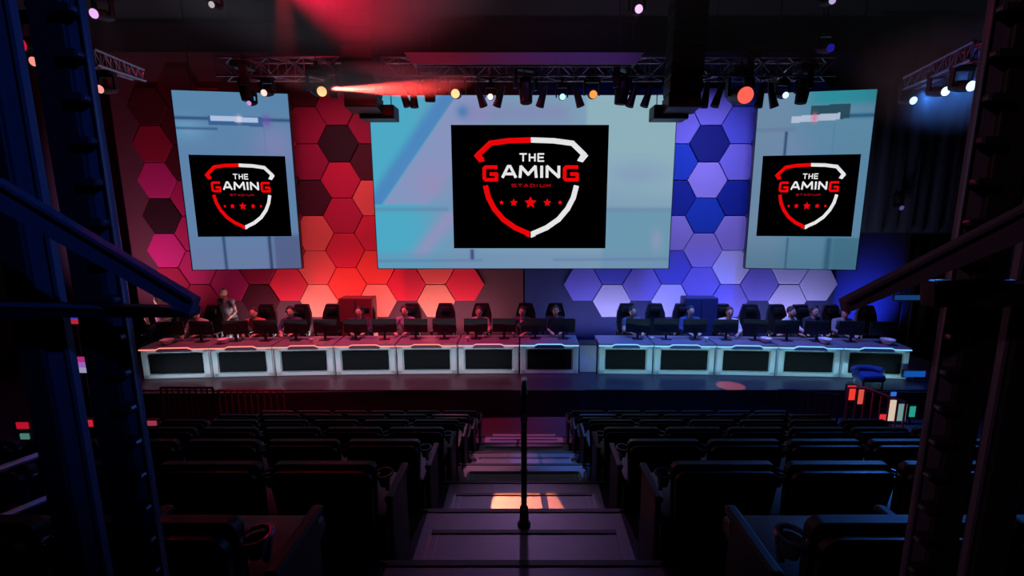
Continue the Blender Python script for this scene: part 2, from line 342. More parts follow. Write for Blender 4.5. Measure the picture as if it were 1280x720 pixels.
def screen(label, P0, P1, z0, z1, pic, nu, nv, logo):
    P0 = Vector((*P0, 0)); P1 = Vector((*P1, 0)); W = (P1-P0).length; mid = (P0+P1)/2; rz = math.atan2(P1.y-P0.y, P1.x-P0.x)
    t = thing('led_screen', label, 'screen', (mid.x, mid.y, z0), rz); H = z1-z0
    MB().box((0, .075, H/2), (W, .12, H)).build('cabinet', BLKM, t)
    fr = MB()
    for sx in (-1, 1): fr.box((sx*(W/2-.008), .005, H/2), (.016, .05, H))
    for zz in (.008, H-.008): fr.box((0, .005, zz), (W, .05, .016))
    fr.build('bezel', BLKM, t)
    me = bpy.data.meshes.new('picture'); vs = []; fs = []
    for j in range(nv+1):
        for i in range(nu+1): vs.append(((i/nu-.5)*(W-.03), -.002, .015+(H-.03)*(1-j/nv)))
    for j in range(nv):
        for i in range(nu): a = j*(nu+1)+i; fs.append((a, a+nu+1, a+nu+2, a+1))
    me.from_pydata(vs, [], fs); ca = me.color_attributes.new('pic', 'FLOAT_COLOR', 'POINT')
    k = 0
    for j in range(nv+1):
        for i in range(nu+1):
            c = lin(pic(i/nu, j/nv)); ca.data[k].color = (*c, 1); k += 1
    me.materials.append(EC); o = bpy.data.objects.new('picture', me); col.objects.link(o); o.parent = t
    # emblem panel shown on the screen: drawing frame 828 x 660
    u0, u1, v0, v1 = logo
    def S(x, y, d): return Vector(((u0+(u1-u0)*x/828-.5)*W, -d, H*(1-(v0+(v1-v0)*(y-48)/660))))
    b = MB(); b.poly([S(0, 48, .004), S(828, 48, .004), S(828, 708, .004), S(0, 708, .004)], (0, .001, 0)); b.build('emblem_background', BLACKE, t)
    b = MB(); y = .008
    strokes(b, [(414, 126), (300, 130), (205, 143), (140, 203), (158, 226)], 28, S, y); flatpoly(b, [(116, 206), (150, 190), (175, 236), (146, 243)], S, y)
    b.build('shield_top', REDE, t); b = MB()
    strokes(b, [(178, 372), (192, 430), (222, 490), (270, 548), (335, 594), (406, 626)], 28, S, y); flatpoly(b, [(400, 610), (414, 616), (414, 648), (392, 640)], S, y)
    b.build('shield_outline', REDE, t)
    b = MB()
    strokes(b, [(424, 126), (540, 130), (638, 143), (702, 203), (686, 226)], 28, S, y); flatpoly(b, [(724, 206), (690, 190), (664, 234), (694, 243)], S, y)
    b.build('shield_top', WHITEE, t)['label'] = 'white top half of the shield'; b = MB()
    strokes(b, [(662, 372), (648, 430), (618, 490), (570, 548), (505, 594), (432, 626)], 28, S, y); flatpoly(b, [(438, 610), (420, 616), (420, 650), (446, 640)], S, y)
    b.build('shield_outline', WHITEE, t)['label'] = 'white half of the shield outline'
    b = MB(); letter(b, 'T', 357, 400, 194, 240, 8.5, S, y); letter(b, 'H', 408, 445, 194, 240, 8.5, S, y); letter(b, 'E', 454, 492, 194, 240, 8.5, S, y)
    letter(b, 'A', 262, 346, 256, 328, 15, S, y); letter(b, 'M', 354, 456, 256, 328, 15.5, S, y); letter(b, 'I', 466, 488, 256, 328, 15.5, S, y); letter(b, 'N', 498, 576, 256, 328, 15.5, S, y)
    b.build('lettering', WHITEE, t)['label'] = 'white lettering'
    b = MB(); letter(b, 'G', 162, 246, 258, 344, 19, S, y); letter(b, 'G', 590, 676, 258, 344, 19, S, y); b.build('lettering', REDE, t)['label'] = 'large red end letters'
    b = MB(); x = 316
    for ch in 'STADIUM':
        wd = 12 if ch == 'I' else 26
        letter(b, ch, x, x+wd, 356, 374, 4.5, S, y); x += wd+7
    b.build('lettering', DREDE, t)['label'] = 'small dark red lettering'
    for cx, rr in ((262, 13), (328, 22), (418, 33), (508, 22), (577, 13)):
        b = MB(); star(b, cx, 457, rr, S, y); b.build('star', REDE, t)
    # hanging rods
    for sx in (-.35, .35): MB().tube((sx*W, .1, H), (sx*W, .1, 9.3-z0), .015).build('hanging_rod', BLKM, t)
    return t
screen('large centre screen showing a shield emblem over pale blue artwork', (-3.78, 11.5), (3.74, 11.5), 2.85, 7.11, centre_pic, 260, 150, (.264, .780, .165, .875))
screen('angled left side screen with shield emblem beside the red hexagons', (-8.34, 11.19), (-5.74, 11.54), 2.85, 7.15, left_pic, 150, 220, (.085, .925, .345, .805))
screen('angled right side screen with shield emblem beside the blue hexagons', (5.74, 11.60), (8.35, 11.19), 2.85, 7.17, right_pic, 150, 220, (.085, .925, .345, .805))

# ------------------------------------------------------------------ trusses
def truss(label, p, q, s=.34, cell=.34, group=None):
    p = Vector(p); q = Vector(q); d = q-p; L = d.length; rz = math.atan2(d.y, d.x)
    t = thing('lighting_truss', label, 'truss', (p+q)/2, rz, group); rx = math.asin(d.z/L); t.rotation_euler = (0, -rx, rz)
    n = max(2, round(L/cell)); h = s/2
    b = MB()
    for a in (-h, h):
        for c in (-h, h): b.tube((-L/2, a, c), (L/2, a, c), .02)
    b.build('chord', ALU, t)
    b = MB()
    for i in range(n):
        x0 = -L/2+L*i/n; x1 = x0+L/n; sg = 1 if i % 2 else -1
        for a in (-h, h): b.tube((x0, a, -h*sg), (x1, a, h*sg), .011, n=6); b.tube((x0, -h*sg, a), (x1, h*sg, a), .011, n=6)
        for a in (-h, h): b.tube((x0, a, -h), (x0, a, h), .009, n=6)
    b.build('lacing', ALU, t)
    if abs(rx) < .01:
        for sx in (-.4, .4): MB().tube((sx*L, 0, h), (sx*L, 0, 9.28-t.location.z), .008).build('hoist_cable', BLKM, t)
    return t
TY = 9.5; TZ = 7.09
truss('silver box truss above the left side screen', (-6.02, TY, TZ), (-3.6, TY, TZ))
truss('long silver box truss above the centre screen', (-2.8, TY, TZ), (2.8, TY, TZ))
truss('silver box truss above the right side screen', (3.52, TY, TZ), (6.1, TY, TZ))
truss('silver truss running towards the stage at far left', tuple(at(106, 69, 5.0)), tuple(at(172, 93, 7.0)), .15, .2)
truss('silver truss running towards the stage at far right', tuple(at(1230, 61, 5.0)), tuple(at(1138, 104, 7.2)), .17, .2)
# projection screen housing above the centre truss
CASE = mat('case_white', (.32, .26, .42), .5)  # white case; the purple light it catches is put into the colour
t = thing('projection_screen_case', 'long pale housing of a rolled screen above the centre truss', 'screen case', (0, 9.17, 7.155))
MB().poly([(-2.27, -.1, .105), (2.27, -.1, .105), (2.12, -.1, -.1), (-2.12, -.1, -.1)], (0, .2, 0)).build('housing', CASE, t)
b = MB(); [b.tube((x, 0, .13), (x, 0, 1.9), .01) for x in (-1.8, 1.8)]; b.build('hanger', BLKM, t)
b = MB(); b.box((0, -.02, -.112), (4.1, .05, .02)); b.build('bottom_slot', BLKM, t)
# spots without fixtures, added to brighten the case
spot('violet_case_light', (1.5, 7.0, 8.9), (.9, 9.1, 7.16), 75, 60, (.45, .2, 1), .8)
spot('rose_case_light', (-1.5, 7.0, 8.9), (-1.2, 9.1, 7.16), 75, 26, (1, .2, .5), .8)

# line array loudspeakers
def line_array(label, x, y, ztop, n, wd, curve):
    t = thing('line_array_speaker', label, 'loudspeaker', (x, y, ztop)); z = 0; yy = 0; ang = 0
    for i in range(n):
        ang += curve; rot = Matrix.Rotation(-ang, 3, 'X')
        c = Vector((0, yy, z-.14)); b = MB(); b.box(c, (wd, .45, .27), rot, .02); cb = b.build('speaker_cabinet', BLK, t)
        g = MB(); g.box(c+rot @ Vector((0, -.232, 0)), (wd-.06, .012, .22), rot); g.build('grille', mat('speaker_grille', (.03, .018, .028), .6, scale=80, bump=.3), cb)
        z -= .28*math.cos(ang); yy -= .28*math.sin(ang)*-1
    b = MB(); b.box((0, 0, .05), (wd, .5, .08)); b.tube((0, 0, .05), (0, 0, 9.28-ztop), .02); b.build('flying_frame', BLKM, t)
line_array('black line array loudspeaker hanging right of the centre screen', 3.07, 9.1, 8.75, 9, .62, .012)
line_array('black line array loudspeaker hanging left of the centre screen', -3.12, 9.1, 8.75, 9, .62, .012)
def subwoofer(label, x):
    t = thing('hanging_speaker', label, 'loudspeaker', (x, 9.6, 6.13))
    MB().box((0, 0, .14), (.7, .4, .27), bev=.02).build('cabinet', BLK, t); MB().box((0, -.205, .14), (.62, .012, .2)).build('grille', MATS['speaker_grille'], t)
    b = MB(); [b.tube((s*.25, 0, .27), (s*.25, 0, .75), .01) for s in (-1, 1)]; b.build('hanger', BLKM, t)
subwoofer('small black loudspeaker under the left end of the centre truss', -2.95)
subwoofer('small black loudspeaker under the right end of the centre truss', 2.95)

# ------------------------------------------------------------------ moving heads
def moving_head(label, p, tilt=0, pan=0, lens=None, s=1.0, big=False, kind='moving_head_light', drop=.1):
    """p: centre of head; the base hangs above it"""
    p = Vector(p); t = thing(kind, label, 'stage light', (p.x, p.y, p.z+.34*s), 0)
    MB().box((0, 0, -.04*s), (.26*s, .24*s, .1*s), bev=.015).build('base', BLK, t)
    b = MB(); b.box((0, 0, .045*s), (.04, .06, .08)); b.tube((-.03, 0, .1*s), (.03, 0, .1*s), .04); b.tube((0, 0, .08), (0, 0, drop+.08), .012); b.build('clamp', BLKM, t)
    rp = Matrix.Rotation(pan, 3, 'Z')
    b = MB()
    for sx in (-1, 1): b.box(rp @ Vector((sx*.15*s, 0, -.21*s)), (.035*s, .09*s, .3*s), rp, .008)
    b.box(rp @ Vector((0, 0, -.1*s)), (.33*s, .1*s, .04*s), rp); b.build('yoke', BLK, t)
    R = rp @ Matrix.Rotation(tilt, 3, 'X')        # tilt 0 = pointing down
    hd = Vector((0, 0, -.34*s)); ax = R @ Vector((0, 0, -1))
    wd = .13 if big else .095
    b = MB(); b.tube(hd-ax*.15*s, hd+ax*.02*s, wd*.8*s, wd*s, 16); b.tube(hd+ax*.02*s, hd+ax*.2*s, wd*s, wd*.88*s, 16); h = b.build('head', BLK, t, True)
    lm = GLASSB if lens is None else emit('lens_%d_%d_%d' % lens[:3], lin(lens[:3]), lens[3])
    b = MB(); b.tube(hd+ax*.195*s, hd+ax*.206*s, wd*.8*s, wd*.8*s, 20); b.build('lens', lm, h)
    return t
def par(label, p, tilt, pan=0, lens=None, s=1.0):
    p = Vector(p); t = thing('par_light', label, 'stage light', p)
    R = Matrix.Rotation(pan, 3, 'Z') @ Matrix.Rotation(tilt, 3, 'Y'); ax = R @ Vector((0, 0, -1))
    b = MB(); b.tube((0, 0, 0), ax*.12*s, .045*s, .06*s, 14); b.tube(ax*.12*s, ax*.42*s, .06*s, .085*s, 14); h = b.build('housing', BLK, t, True)
    lm = GLASSB if lens is None else emit('lens_%d_%d_%d' % lens[:3], lin(lens[:3]), lens[3])
    MB().tube(ax*.415*s, ax*.424*s, .07*s, .07*s, 16).build('lens', lm, h)
    b = MB()
    for sy in (-1, 1): b.bar((0, sy*.1*s, .2), ax*.16*s+Vector((0, sy*.1*s, 0)), .02, .008)
    b.box((0, 0, .2), (.03, .22*s, .02)); b.tube((0, 0, .2), (0, 0, .30), .012); b.build('yoke', BLKM, t)
    return t
def tp(px, py, Y=9.5): return at(px, py, Y)
# lit ones facing the house: face the camera side (tilt so that the axis points to -Y)
FACE = -PI/2+.25
def lit(label, px, py, c, e, Y=9.4, s=1.0, big=False, pan=0, drop=.12):
    return moving_head(label, tp(px, py, Y)+Vector((0, .12, 0)), FACE, pan, (*c, e), s, big, drop=drop)
lit('moving head shooting a red beam from the left truss end', 393, 111, (255, 190, 130), 1.6, Y=8.5, s=1.1, pan=.75, drop=2.1)
lit('warm white glowing moving head beside the left end of the centre truss', 570, 115, (255, 190, 130), 1.4, s=1.1)
lit('small white glowing light left of the centre of the truss', 613, 119, (255, 214, 200), 1.6, s=.75)
lit('small cyan-white glowing light right of the centre of the truss', 703, 119, (170, 240, 250), 1.6, s=.75)
lit('orange glowing moving head on the centre truss', 741, 116, (255, 158, 74), 1.1, s=1.0)
lit('large moving head with a red face above the blue hexagons', 927, 117, (255, 100, 84), 1.0, s=1.5, big=True)
lit('small white glowing light above the right side screen', 981, 117, (200, 232, 255), 1.4, s=.8)
lit('pinkish white glowing light above the left side screen', 331, 114, (255, 200, 190), 1.4, s=.8)
lit('small violet glowing light tilted over the left side screen', 311, 127, (220, 150, 230), .9, s=.6)
for px, py, nm in ((1141, 123, 'nearest the stage'), (1181, 111, 'in the middle'), (1213, 104, 'farthest from the stage')):
    lit(f'blue-white glowing light under the far right truss, {nm}', px, py, (170, 225, 255), 3.0, Y={1141: 7.1, 1181: 6.0, 1213: 5.3}[px], s=.7)
    d = tp(px, py, {1141: 7.1, 1181: 6.0, 1213: 5.3}[px])
    spot('truss_blue_beam', d+Vector((-.1, -.3, 0)), (d.x-3, 0, 2.2), 60, 130, (.05, .25, 1), .8)
lit('red-white glowing light under the far left truss', 124, 108, (255, 140, 130), 1.4, Y=5.6, s=.6)
spot('truss_red_glow', tp(126, 118, 7.4), tp(175, 170, 12.2), 75, 110, (1, .02, .06), .9)
lit('violet-white light high in the left of the rig', 121, 15, (225, 170, 235), 1.2, Y=7.5, s=.9)
lit('violet-white light high above the right end of the truss', 798, 9, (225, 180, 240), 1.4, Y=7.5, s=.8)
lit('faint white light high above the left side screen', 264, 3, (190, 180, 185), 1.0, Y=7.5, s=.6)
lit('faint lilac light high above the right side screen', 1040, -2, (190, 170, 215), 1.0, Y=7.5, s=.7)
lit('red glowing light between the columns at far left', 31, 52, (210, 20, 50), 1.0, Y=5, s=.9)
lit('pale pink glowing light just below the red one at far left', 41, 73, (245, 150, 140), 1.0, Y=5, s=.6)
lit('dim blue light high above the right truss', 1036, 58, (24, 24, 130), 1.0, Y=8.6, s=.9, drop=1.2)
lit('small lilac lamp low on the navy curtain', 1126, 258, (98, 74, 150), .8, Y=12.05, s=.8, drop=.05)
# dark silhouettes under the trusses
for i, (px, py, ti) in enumerate(((500, 112, -.35), (516, 112, -.05), (596, 112, -.32), (629, 112, .32), (682, 112, .28), (718, 112, -.32), (795, 112, .3), (814, 112, .32), (884, 112, .12), (902, 112, .3), (953, 112, .15), (962, 113, -.3))):
    par(f'dark cylindrical par light under the truss, {ORD[i]} from the left', tp(px, py, 9.4)+Vector((0, 0, .08)), ti)
for i, (px, py, s) in enumerate(((537, 110, 1.25), (657, 110, 1.45), (778, 110, 1.5), (936, 96, 1.2), (1004, 112, 1.3), (306, 108, 1.3), (418, 108, 1.0))):
    moving_head('dark unlit moving head '+['above the left edge of the emblem', 'at the very centre of the truss', 'left of the right hanging loudspeaker', 'above the large red-faced light', 'at the right truss end', 'on the left truss over the side screen', 'beside the red beam'][i], tp(px, py, 9.45), .12*(-1)**i, .4*i, None, s, drop=.05)
# dim gear high in the grid
for i in range(16):
    X = -9+i*1.22; Y = 6.6+1.1*((i*7) % 3); 
    moving_head(f'barely visible dark light high on the ceiling grid, {"upstage" if (i*7)%3==2 else "midway" if (i*7)%3==1 else "near"} pipe, {["left", "right"][X > 0]} side number-less spot'.replace(' number-less spot', '') if False else f'dark light hanging high in the ceiling grid, {i+1 if False else ORD[i % 12] if i < 12 else ["thirteenth", "fourteenth", "fifteenth", "sixteenth"][i-12]} from the left', (X, Y, 8.35), .3, i*.7, None, 1.0, drop=.25)
for i, Y in enumerate((6.6, 7.7, 8.8)):
    b = MB(); b.tube((-12.5, Y, 8.95), (12.5, Y, 8.95), .03); o = b.build('grid_pipe', BLKM)
    tag(o, ['nearest', 'middle', 'farthest'][i]+' of the black ceiling pipes that carry the high lights', 'pipe', 'ceiling grid pipes')

for nm, x, L_ in (('left', -4.3, 8.2), ('right', 5.0, 7.2)):  # housings added for the made-up desk fill lights, strips unlit
    t = thing('footlight_batten', f'low black footlight strip along the {nm} part of the stage edge', 'light bar', (x, 8.99, SZ))
    MB().box((0, -.08, .012), (L_, .02, .024)).build('housing', BLK, t); MB().box((0, -.055, .008), (L_-.05, .02, .012)).build('lens_strip', BLK, t)
for nm, x, L_ in (('red', -4.3, 7.4), ('blue', 4.7, 8.0)):
    t = thing('floor_batten_light', f'low black batten washing the {nm} hexagons from the stage floor', 'light bar', (x, 11.57, SZ))
    MB().box((0, 0, .17), (L_, .04, .34)).build('housing', BLK, t)
# ------------------------------------------------------------------ competition desks
REDS = emit('led_strip_red', lin((255, 140, 130)), 1.3); BLUES = emit('led_strip_blue', lin((130, 195, 250)), 1.3); PURS = emit('led_strip_pink', lin((236, 150, 190)), 1.2)
xs = [(180, 266), (267, 344), (345, 419), (420, 496), (497, 572), (573, 649), (650, 723), (747, 815), (816, 892), (893, 968), (969, 1048), (1049, 1133)]
def deskpt(px):
    dy = 7*abs(px-656)**2/476**2; r = ray(px, 467+dy); t = (SZ-CZ)/r.z; return Vector((r.x*t, r.y*t, SZ))
DESKS = []
for i, (a, b_) in enumerate(xs):
    P, Q = deskpt(a), deskpt(b_); W = (Q-P).length-.012; rz = math.atan2(Q.y-P.y, Q.x-P.x); mid = (P+Q)/2
    side = f'{ORD[i]} from the left, red-lit top' if i < 7 else f'{ORD[i-7]} right of the lectern, blue-lit top'
    t = thing('competition_desk', 'white desk with black display, '+side, 'desk', mid, rz, 'desks along the stage'); DESKS.append(t)
    H = .74
    MB().box((0, .325, (H-.04)/2+.0), (W, .05, H-.04)).build('back_board', DESKM, t) if False else None
    bd = MB(); bd.box((0, .03, .345), (W, .04, .69), bev=.006)
    for sx in (-1, 1): bd.box((sx*(W/2-.02), .36, .345), (.04, .62, .69))
    bd.build('body', DESKM, t)
    fr = MB()
    fr.box((0, -.005, .055), (W-.03, .035, .09), bev=.01); fr.box((0, -.005, .64), (W-.03, .035, .07), bev=.01)
    for sx in (-1, 1): fr.box((sx*(W/2-.075), -.005, .345), (.12, .035, .66), bev=.01)
    fr.build('front_frame', DESKM, t)
    MB().box((0.0, -.012, .345), (W-.33, .03, .45), bev=.006).build('display', GLASSB, t)
    tp_ = MB(); tp_.box((0, .34, H-.025), (W, .74, .035), bev=.008); tp_.build('top', DTOP, t)
    b2 = MB(); zl = H-.055; zh = H-.02; m_ = W*.2
    pts_ = [(-W/2, zl), (-m_*1.3, zl), (-m_, zh), (m_, zh), (m_*1.3, zl), (W/2, zl)]
    for (x0, z0), (x1, z1) in zip(pts_, pts_[1:]): b2.bar((x0, -.045, z0), (x1, -.045, z1), .022, .02)
    b2.build('led_strip', (REDS if i < 5 else PURS if i == 5 else BLUES), t)
    MB().poly([(-m_*1.25, -.05, zl-.055), (m_*1.25, -.05, zl-.055), (m_*1.25, -.05, zl-.01), (m_*.98, -.05, zh-.016), (-m_*.98, -.05, zh-.016), (-m_*1.25, -.05, zl-.01)], (0, .06, 0)).build('cable_hatch', mat('hatch_red' if i < 6 else 'hatch_blue', (.16, .03, .06) if i < 6 else (.03, .06, .22), .4), t)  # panel fills the notch; its shade and tint are put into the colour
# lectern between the runs
P, Q = deskpt(725), deskpt(746); t = thing('lectern', 'narrow pale lectern standing in the gap between the desk runs', 'lectern', ((P.x+Q.x)/2, P.y+.25, SZ))
MB().box((0, 0, .33), (abs(Q.x-P.x), .3, .66), bev=.01).build('body', mat('lectern_lilac', (.42, .34, .6), .5), t); MB().box((0, -.02, .68), (abs(Q.x-P.x)*1.02, .36, .03), bev=.006).build('top', BLK, t)  # white body with the purple light on it mixed into the colour
# upright cabinets behind
for nm, px in (('left, red-lit', 447), ('right, blue-lit', 874)):
    p = at(px, 371, 11.6); t = thing('equipment_cabinet', f'dark upright equipment cabinet behind the players at {nm}', 'cabinet', (p.x, 11.6, SZ))
    MB().box((0, 0, (p.z-SZ)/2), (.86, .4, p.z-SZ), bev=.02).build('body', mat('cabinet_'+nm[:4], (.16, .02, .03) if px < 600 else (.02, .03, .12), .5), t)  # black cabinets; red and blue light on them painted into the colour
    b = MB(); b.box((0, -.205, (p.z-SZ)/2), (.012, .012, p.z-SZ-.1)); b.build('door_seam', BLK, t); MB().box((.06, -.21, .9), (.02, .02, .12)).build('handle', BLKM, t)

# ------------------------------------------------------------------ gaming chairs
def chair_proto():
    t = thing('gaming_chair', 'x', 'chair')
    MB().box((0, 0, .47), (.52, .5, .1), bev=.035).build('seat', LEATH, t, True)
    b = MB(); b.poly([(-.2, .26, .52), (.2, .26, .52), (.27, .3, .85), (.25, .33, 1.1), (.17, .36, 1.33), (-.17, .36, 1.33), (-.25, .33, 1.1), (-.27, .3, .85)], (0, .09, .01))
    b.build('backrest', LEATH, t, True); MB().box((0, .29, 1.2), (.26, .08, .14), bev=.03).build('headrest', LEATH, t, True)
    for sx in (-1, 1):
        b = MB(); b.box((sx*.3, 0, .7), (.08, .28, .035), bev=.012); b.box((sx*.3, 0, .58), (.035, .06, .24)); b.build('armrest', BLKM, t)
    MB().tube((0, 0, .1), (0, 0, .43), .035).build('gas_lift', BLKM, t)
    b = MB()
    for k in range(5):
        a = 2*PI*k/5; e = Vector((.3*math.cos(a), .3*math.sin(a), .08)); b.bar((0, 0, .12), e, .045, .03)
    bs = b.build('star_base', BLKM, t)
    for k in range(5):
        a = 2*PI*k/5; MB().tube((.3*math.cos(a)-.02, .3*math.sin(a), .031), (.3*math.cos(a)+.02, .3*math.sin(a), .031), .03).build('caster', BLK, bs)
    return t
ch0 = chair_proto(); CH = []
chx = [205, 263, 331, 373, 414, 455, 512, 556, 600, 657, 693, 783, 820, 856, 903, 939, 974, 1005, 1042, 1086]
def frontdist(px):
    p = deskpt(px); return p
for i, px in enumerate(chx):
    c = ch0 if i == 0 else copy_tree(ch0); dp = frontdist(px); k_ = 1.14
    c.location = (dp.x*(1+1.24/dp.y), dp.y+1.24, SZ); c.rotation_euler = (0, 0, random.uniform(-.1, .1))
    c['label'] = f'black gaming chair behind the desks, {(ORD+["thirteenth","fourteenth","fifteenth","sixteenth","seventeenth","eighteenth","nineteenth","twentieth"])[i]} counted from the left'; c['group'] = 'gaming chairs behind the desks'

# ------------------------------------------------------------------ monitors, keyboards, cups
def monitor_proto():
    t = thing('computer_monitor', 'x', 'monitor')
    MB().box((0, 0, .32), (.56, .03, .33), bev=.008).build('panel', BLK, t)
    MB().box((0, .018, .32), (.53, .006, .3)).build('screen', emit('dim_screen', lin((40, 60, 110)), .6), t)
    b = MB(); b.box((0, -.03, .16), (.05, .03, .3)); b.box((0, -.03, .008), (.24, .18, .016), bev=.004); b.build('stand', BLKM, t); return t
m0 = monitor_proto(); n = 0
for i, t in enumerate(DESKS):
    for j, u in enumerate((-.24, .26)):
        if (i, j) in ((7, 0),): continue
        m = m0 if n == 0 else copy_tree(m0); n += 1
        off = Matrix.Rotation(t.rotation_euler.z, 3, 'Z') @ Vector((u*1.35, .42, .735)); m.location = t.location+off+Vector((0, 0, -.002)); m.rotation_euler = (0, 0, t.rotation_euler.z+random.uniform(-.12, .12))
        m['label'] = f'black monitor seen from behind, {"left" if j == 0 else "right"} one on the {ORD[i]} desk from the left'; m['group'] = 'monitors on the desks'
def cup(px, label, s=1, kind='paper_cup', cat='cup'):
    d = deskpt(px); b = MB(); b.lathe([(.032*s, 0), (.042*s, .1*s), (.044*s, .105*s), (.038*s, .106*s)], n=14); o = b.build(kind, WHITE, None, True)
    o.location = (d.x*1.012, d.y+.14, SZ+.733); tag(o, label, cat)
for px, lb, s in ((813, 'white cup on the second desk right of the lectern, at its left end', 1.1), (880, 'white cup left of the person in the white shirt', 1.2), (585, 'white cup beside the hands left of centre', 1.0), (392, 'white cup in front of the fourth chair', .9)): cup(px, lb, s)
def bowl(px, label, s=1.0):
    d = deskpt(px); b = MB(); b.lathe([(.05*s, 0), (.1*s, .05*s), (.125*s, .11*s), (.118*s, .112*s), (.06*s, .03*s)], n=16); o = b.build('white_bowl', emit('x', (0, 0, 0)) if False else WHITE, None, True)
    o.location = (d.x*1.012, d.y+.2, SZ+.733); tag(o, label, 'bowl')
bowl(211, 'white bowl on the leftmost desk', 1.1); bowl(281, 'white bowl on the second desk from the left'); bowl(1029, 'white bowl left of the person in the grey cap', 1.1); bowl(1107, 'white bowl on the rightmost desk', 1.2); bowl(956, 'white bowl left of the bearded man')

# ------------------------------------------------------------------ people
def remeshed(b, vox, name, m):
    o = b.build(name+'_tmp', m); md = o.modifiers.new('r', 'REMESH'); md.mode = 'VOXEL'; md.voxel_size = vox
    sm_ = o.modifiers.new('s', 'SMOOTH'); sm_.iterations = 3
    dg = bpy.context.evaluated_depsgraph_get(); me = bpy.data.meshes.new_from_object(o.evaluated_get(dg)); me.name = name
    for p in me.polygons: p.use_smooth = True
    me.materials.clear(); me.materials.append(m); bpy.data.objects.remove(o, do_unlink=True); return me
def limb(b, pts, rs): b.path(pts, rs, 12); [b.ball(p, r_*.98, n=10) for p, r_ in zip(pts, rs)]
def hand(b, w_, d, side, curl=.5):
    d = Vector(d).normalized(); up = Vector((0, 0, 1)); x = d.cross(up).normalized(); up = x.cross(d)
    palm = w_+d*.045; b.ball(palm, .04, (1, 1, .55), 10); b.ball(w_+d*.02, .03, (1, 1, .7))
    for k, L in enumerate((.068, .078, .072, .056)):
        base = w_+d*.075+x*(k-1.5)*.021; mid = base+d*L*.5-up*.006; tip = mid+d*L*.42-up*(.012+.035*curl); b.path([base, mid, tip], [.0095, .009, .0075], 8)
    tb = w_+d*.03-x*.032*side; b.path([tb, tb+d*.03-x*.022*side, tb+d*.06-x*.026*side], [.012, .011, .009], 8)
def person(label, loc, rz, pose, shirt, hair, pants=(.02, .02, .03), beard=False, bald=False, cap=None, phones=False, lean=.12, turn=0, skin=SKIN):
    """facing -Y; pose 'sit' or 'stand'"""
    t = thing('person', label, 'person', loc, rz)
    hip = .62 if pose == 'sit' else .92; dn = .05 if pose == 'sit' else 0
    L = lean; P = Vector((0, 0, hip)); ch = Vector((0, -L*.6, hip+.36)); nk = Vector((0, -L, hip+.54-dn)); hdc = Vector((0, -L-.03, hip+.72-dn))
    sh = [Vector((s*.19, -L*.9, hip+.49-dn)) for s in (-1, 1)]
    if pose == 'sit':
        el = [Vector((s*.26, -L-.1, hip+.24)) for s in (-1, 1)]; wr = [Vector((s*.13, -L-.34, hip+.2)) for s in (-1, 1)]
        kn = [Vector((s*.13, -.42, hip+.0)) for s in (-1, 1)]; an = [Vector((s*.14, -.40, .09)) for s in (-1, 1)]
    elif pose == 'stand':
        el = [Vector((s*.25, -L+.02, hip+.22)) for s in (-1, 1)]; wr = [Vector((s*.2, -L-.16, hip+.06)) for s in (-1, 1)]
        kn = [Vector((s*.1, -.02, .5)) for s in (-1, 1)]; an = [Vector((s*.11, .02, .09)) for s in (-1, 1)]
    hp = [Vector((s*.095, 0, hip-.01)) for s in (-1, 1)]
    b = MB()
    b.ball(hdc, .1, (.78, .95, 1.18), 18); b.ball(hdc+Vector((0, -.02, -.07)), .065, (.85, 1, .8), 12)
    b.path([hdc+Vector((0, -.088, .015)), hdc+Vector((0, -.112, -.018)), hdc+Vector((0, -.09, -.03))], [.009, .014, .01], 8)
    for s in (-1, 1): b.ball(hdc+Vector((s*.078, .005, -.01)), .028, (.4, .8, 1.15), 8)
    b.path([hdc+Vector((-.025, -.092, -.055)), hdc+Vector((0, -.098, -.055)), hdc+Vector((.025, -.092, -.055))], [.006, .008, .006], 6)
    limb(b, [nk-Vector((0, 0, .06)), nk, hdc-Vector((0, -.01, .07))], [.075, .056, .055])
    limb(b, [P, P+Vector((0, -L*.25, .17)), ch], [.125, .115, .135]); b.ball(ch, .15, (1.12, .72, .9)); b.ball(P, .15, (1.1, .8, .7))
    for i, s in enumerate((-1, 1)):
        limb(b, [ch+Vector((0, 0, .1)), sh[i], (sh[i]+el[i])/2, el[i]], [.07, .06, .048, .04]); limb(b, [el[i], (el[i]+wr[i])/2, wr[i]], [.04, .036, .026])
        hand(b, wr[i], (wr[i]-el[i]) if pose == 'sit' else Vector((-.2*s, -.5, -.6)), s)
        limb(b, [hp[i], (hp[i]+kn[i])/2, kn[i]], [.088, .075, .056]); limb(b, [kn[i], (kn[i]*.6+an[i]*.4), an[i]], [.055, .05, .036])
        limb(b, [an[i]+Vector((0, .03, -.04)), an[i]+Vector((0, -.08, -.05)), an[i]+Vector((0, -.17, -.06))], [.036, .036, .028])
    o = bpy.data.objects.new('body', remeshed(b, .012, 'body', skin)); col.objects.link(o); o.parent = t
    # shirt with sleeves
    b = MB()
    limb(b, [P+Vector((0, 0, .0)), P+Vector((0, -L*.25, .17)), ch], [.14, .13, .148]); b.ball(ch, .162, (1.14, .76, .92)); b.ball(P+Vector((0, 0, .03)), .16, (1.1, .85, .7)); limb(b, [ch, nk-Vector((0, 0, .03))], [.1, .068])
    for i in range(2): limb(b, [ch+Vector((0, 0, .1)), sh[i], (sh[i]+el[i])/2, el[i]*1.0, el[i]*.55+wr[i]*.45] if shirt[3:] != (1,) else [ch+Vector((0, 0, .1)), sh[i], (sh[i]+el[i])/2], [.08, .072, .06, .052, .045] if shirt[3:] != (1,) else [.08, .072, .062])
    o = bpy.data.objects.new('shirt', remeshed(b, .014, 'shirt', mat('cloth_%.2f_%.2f_%.2f' % shirt[:3], shirt[:3], .9))); col.objects.link(o); o.parent = t
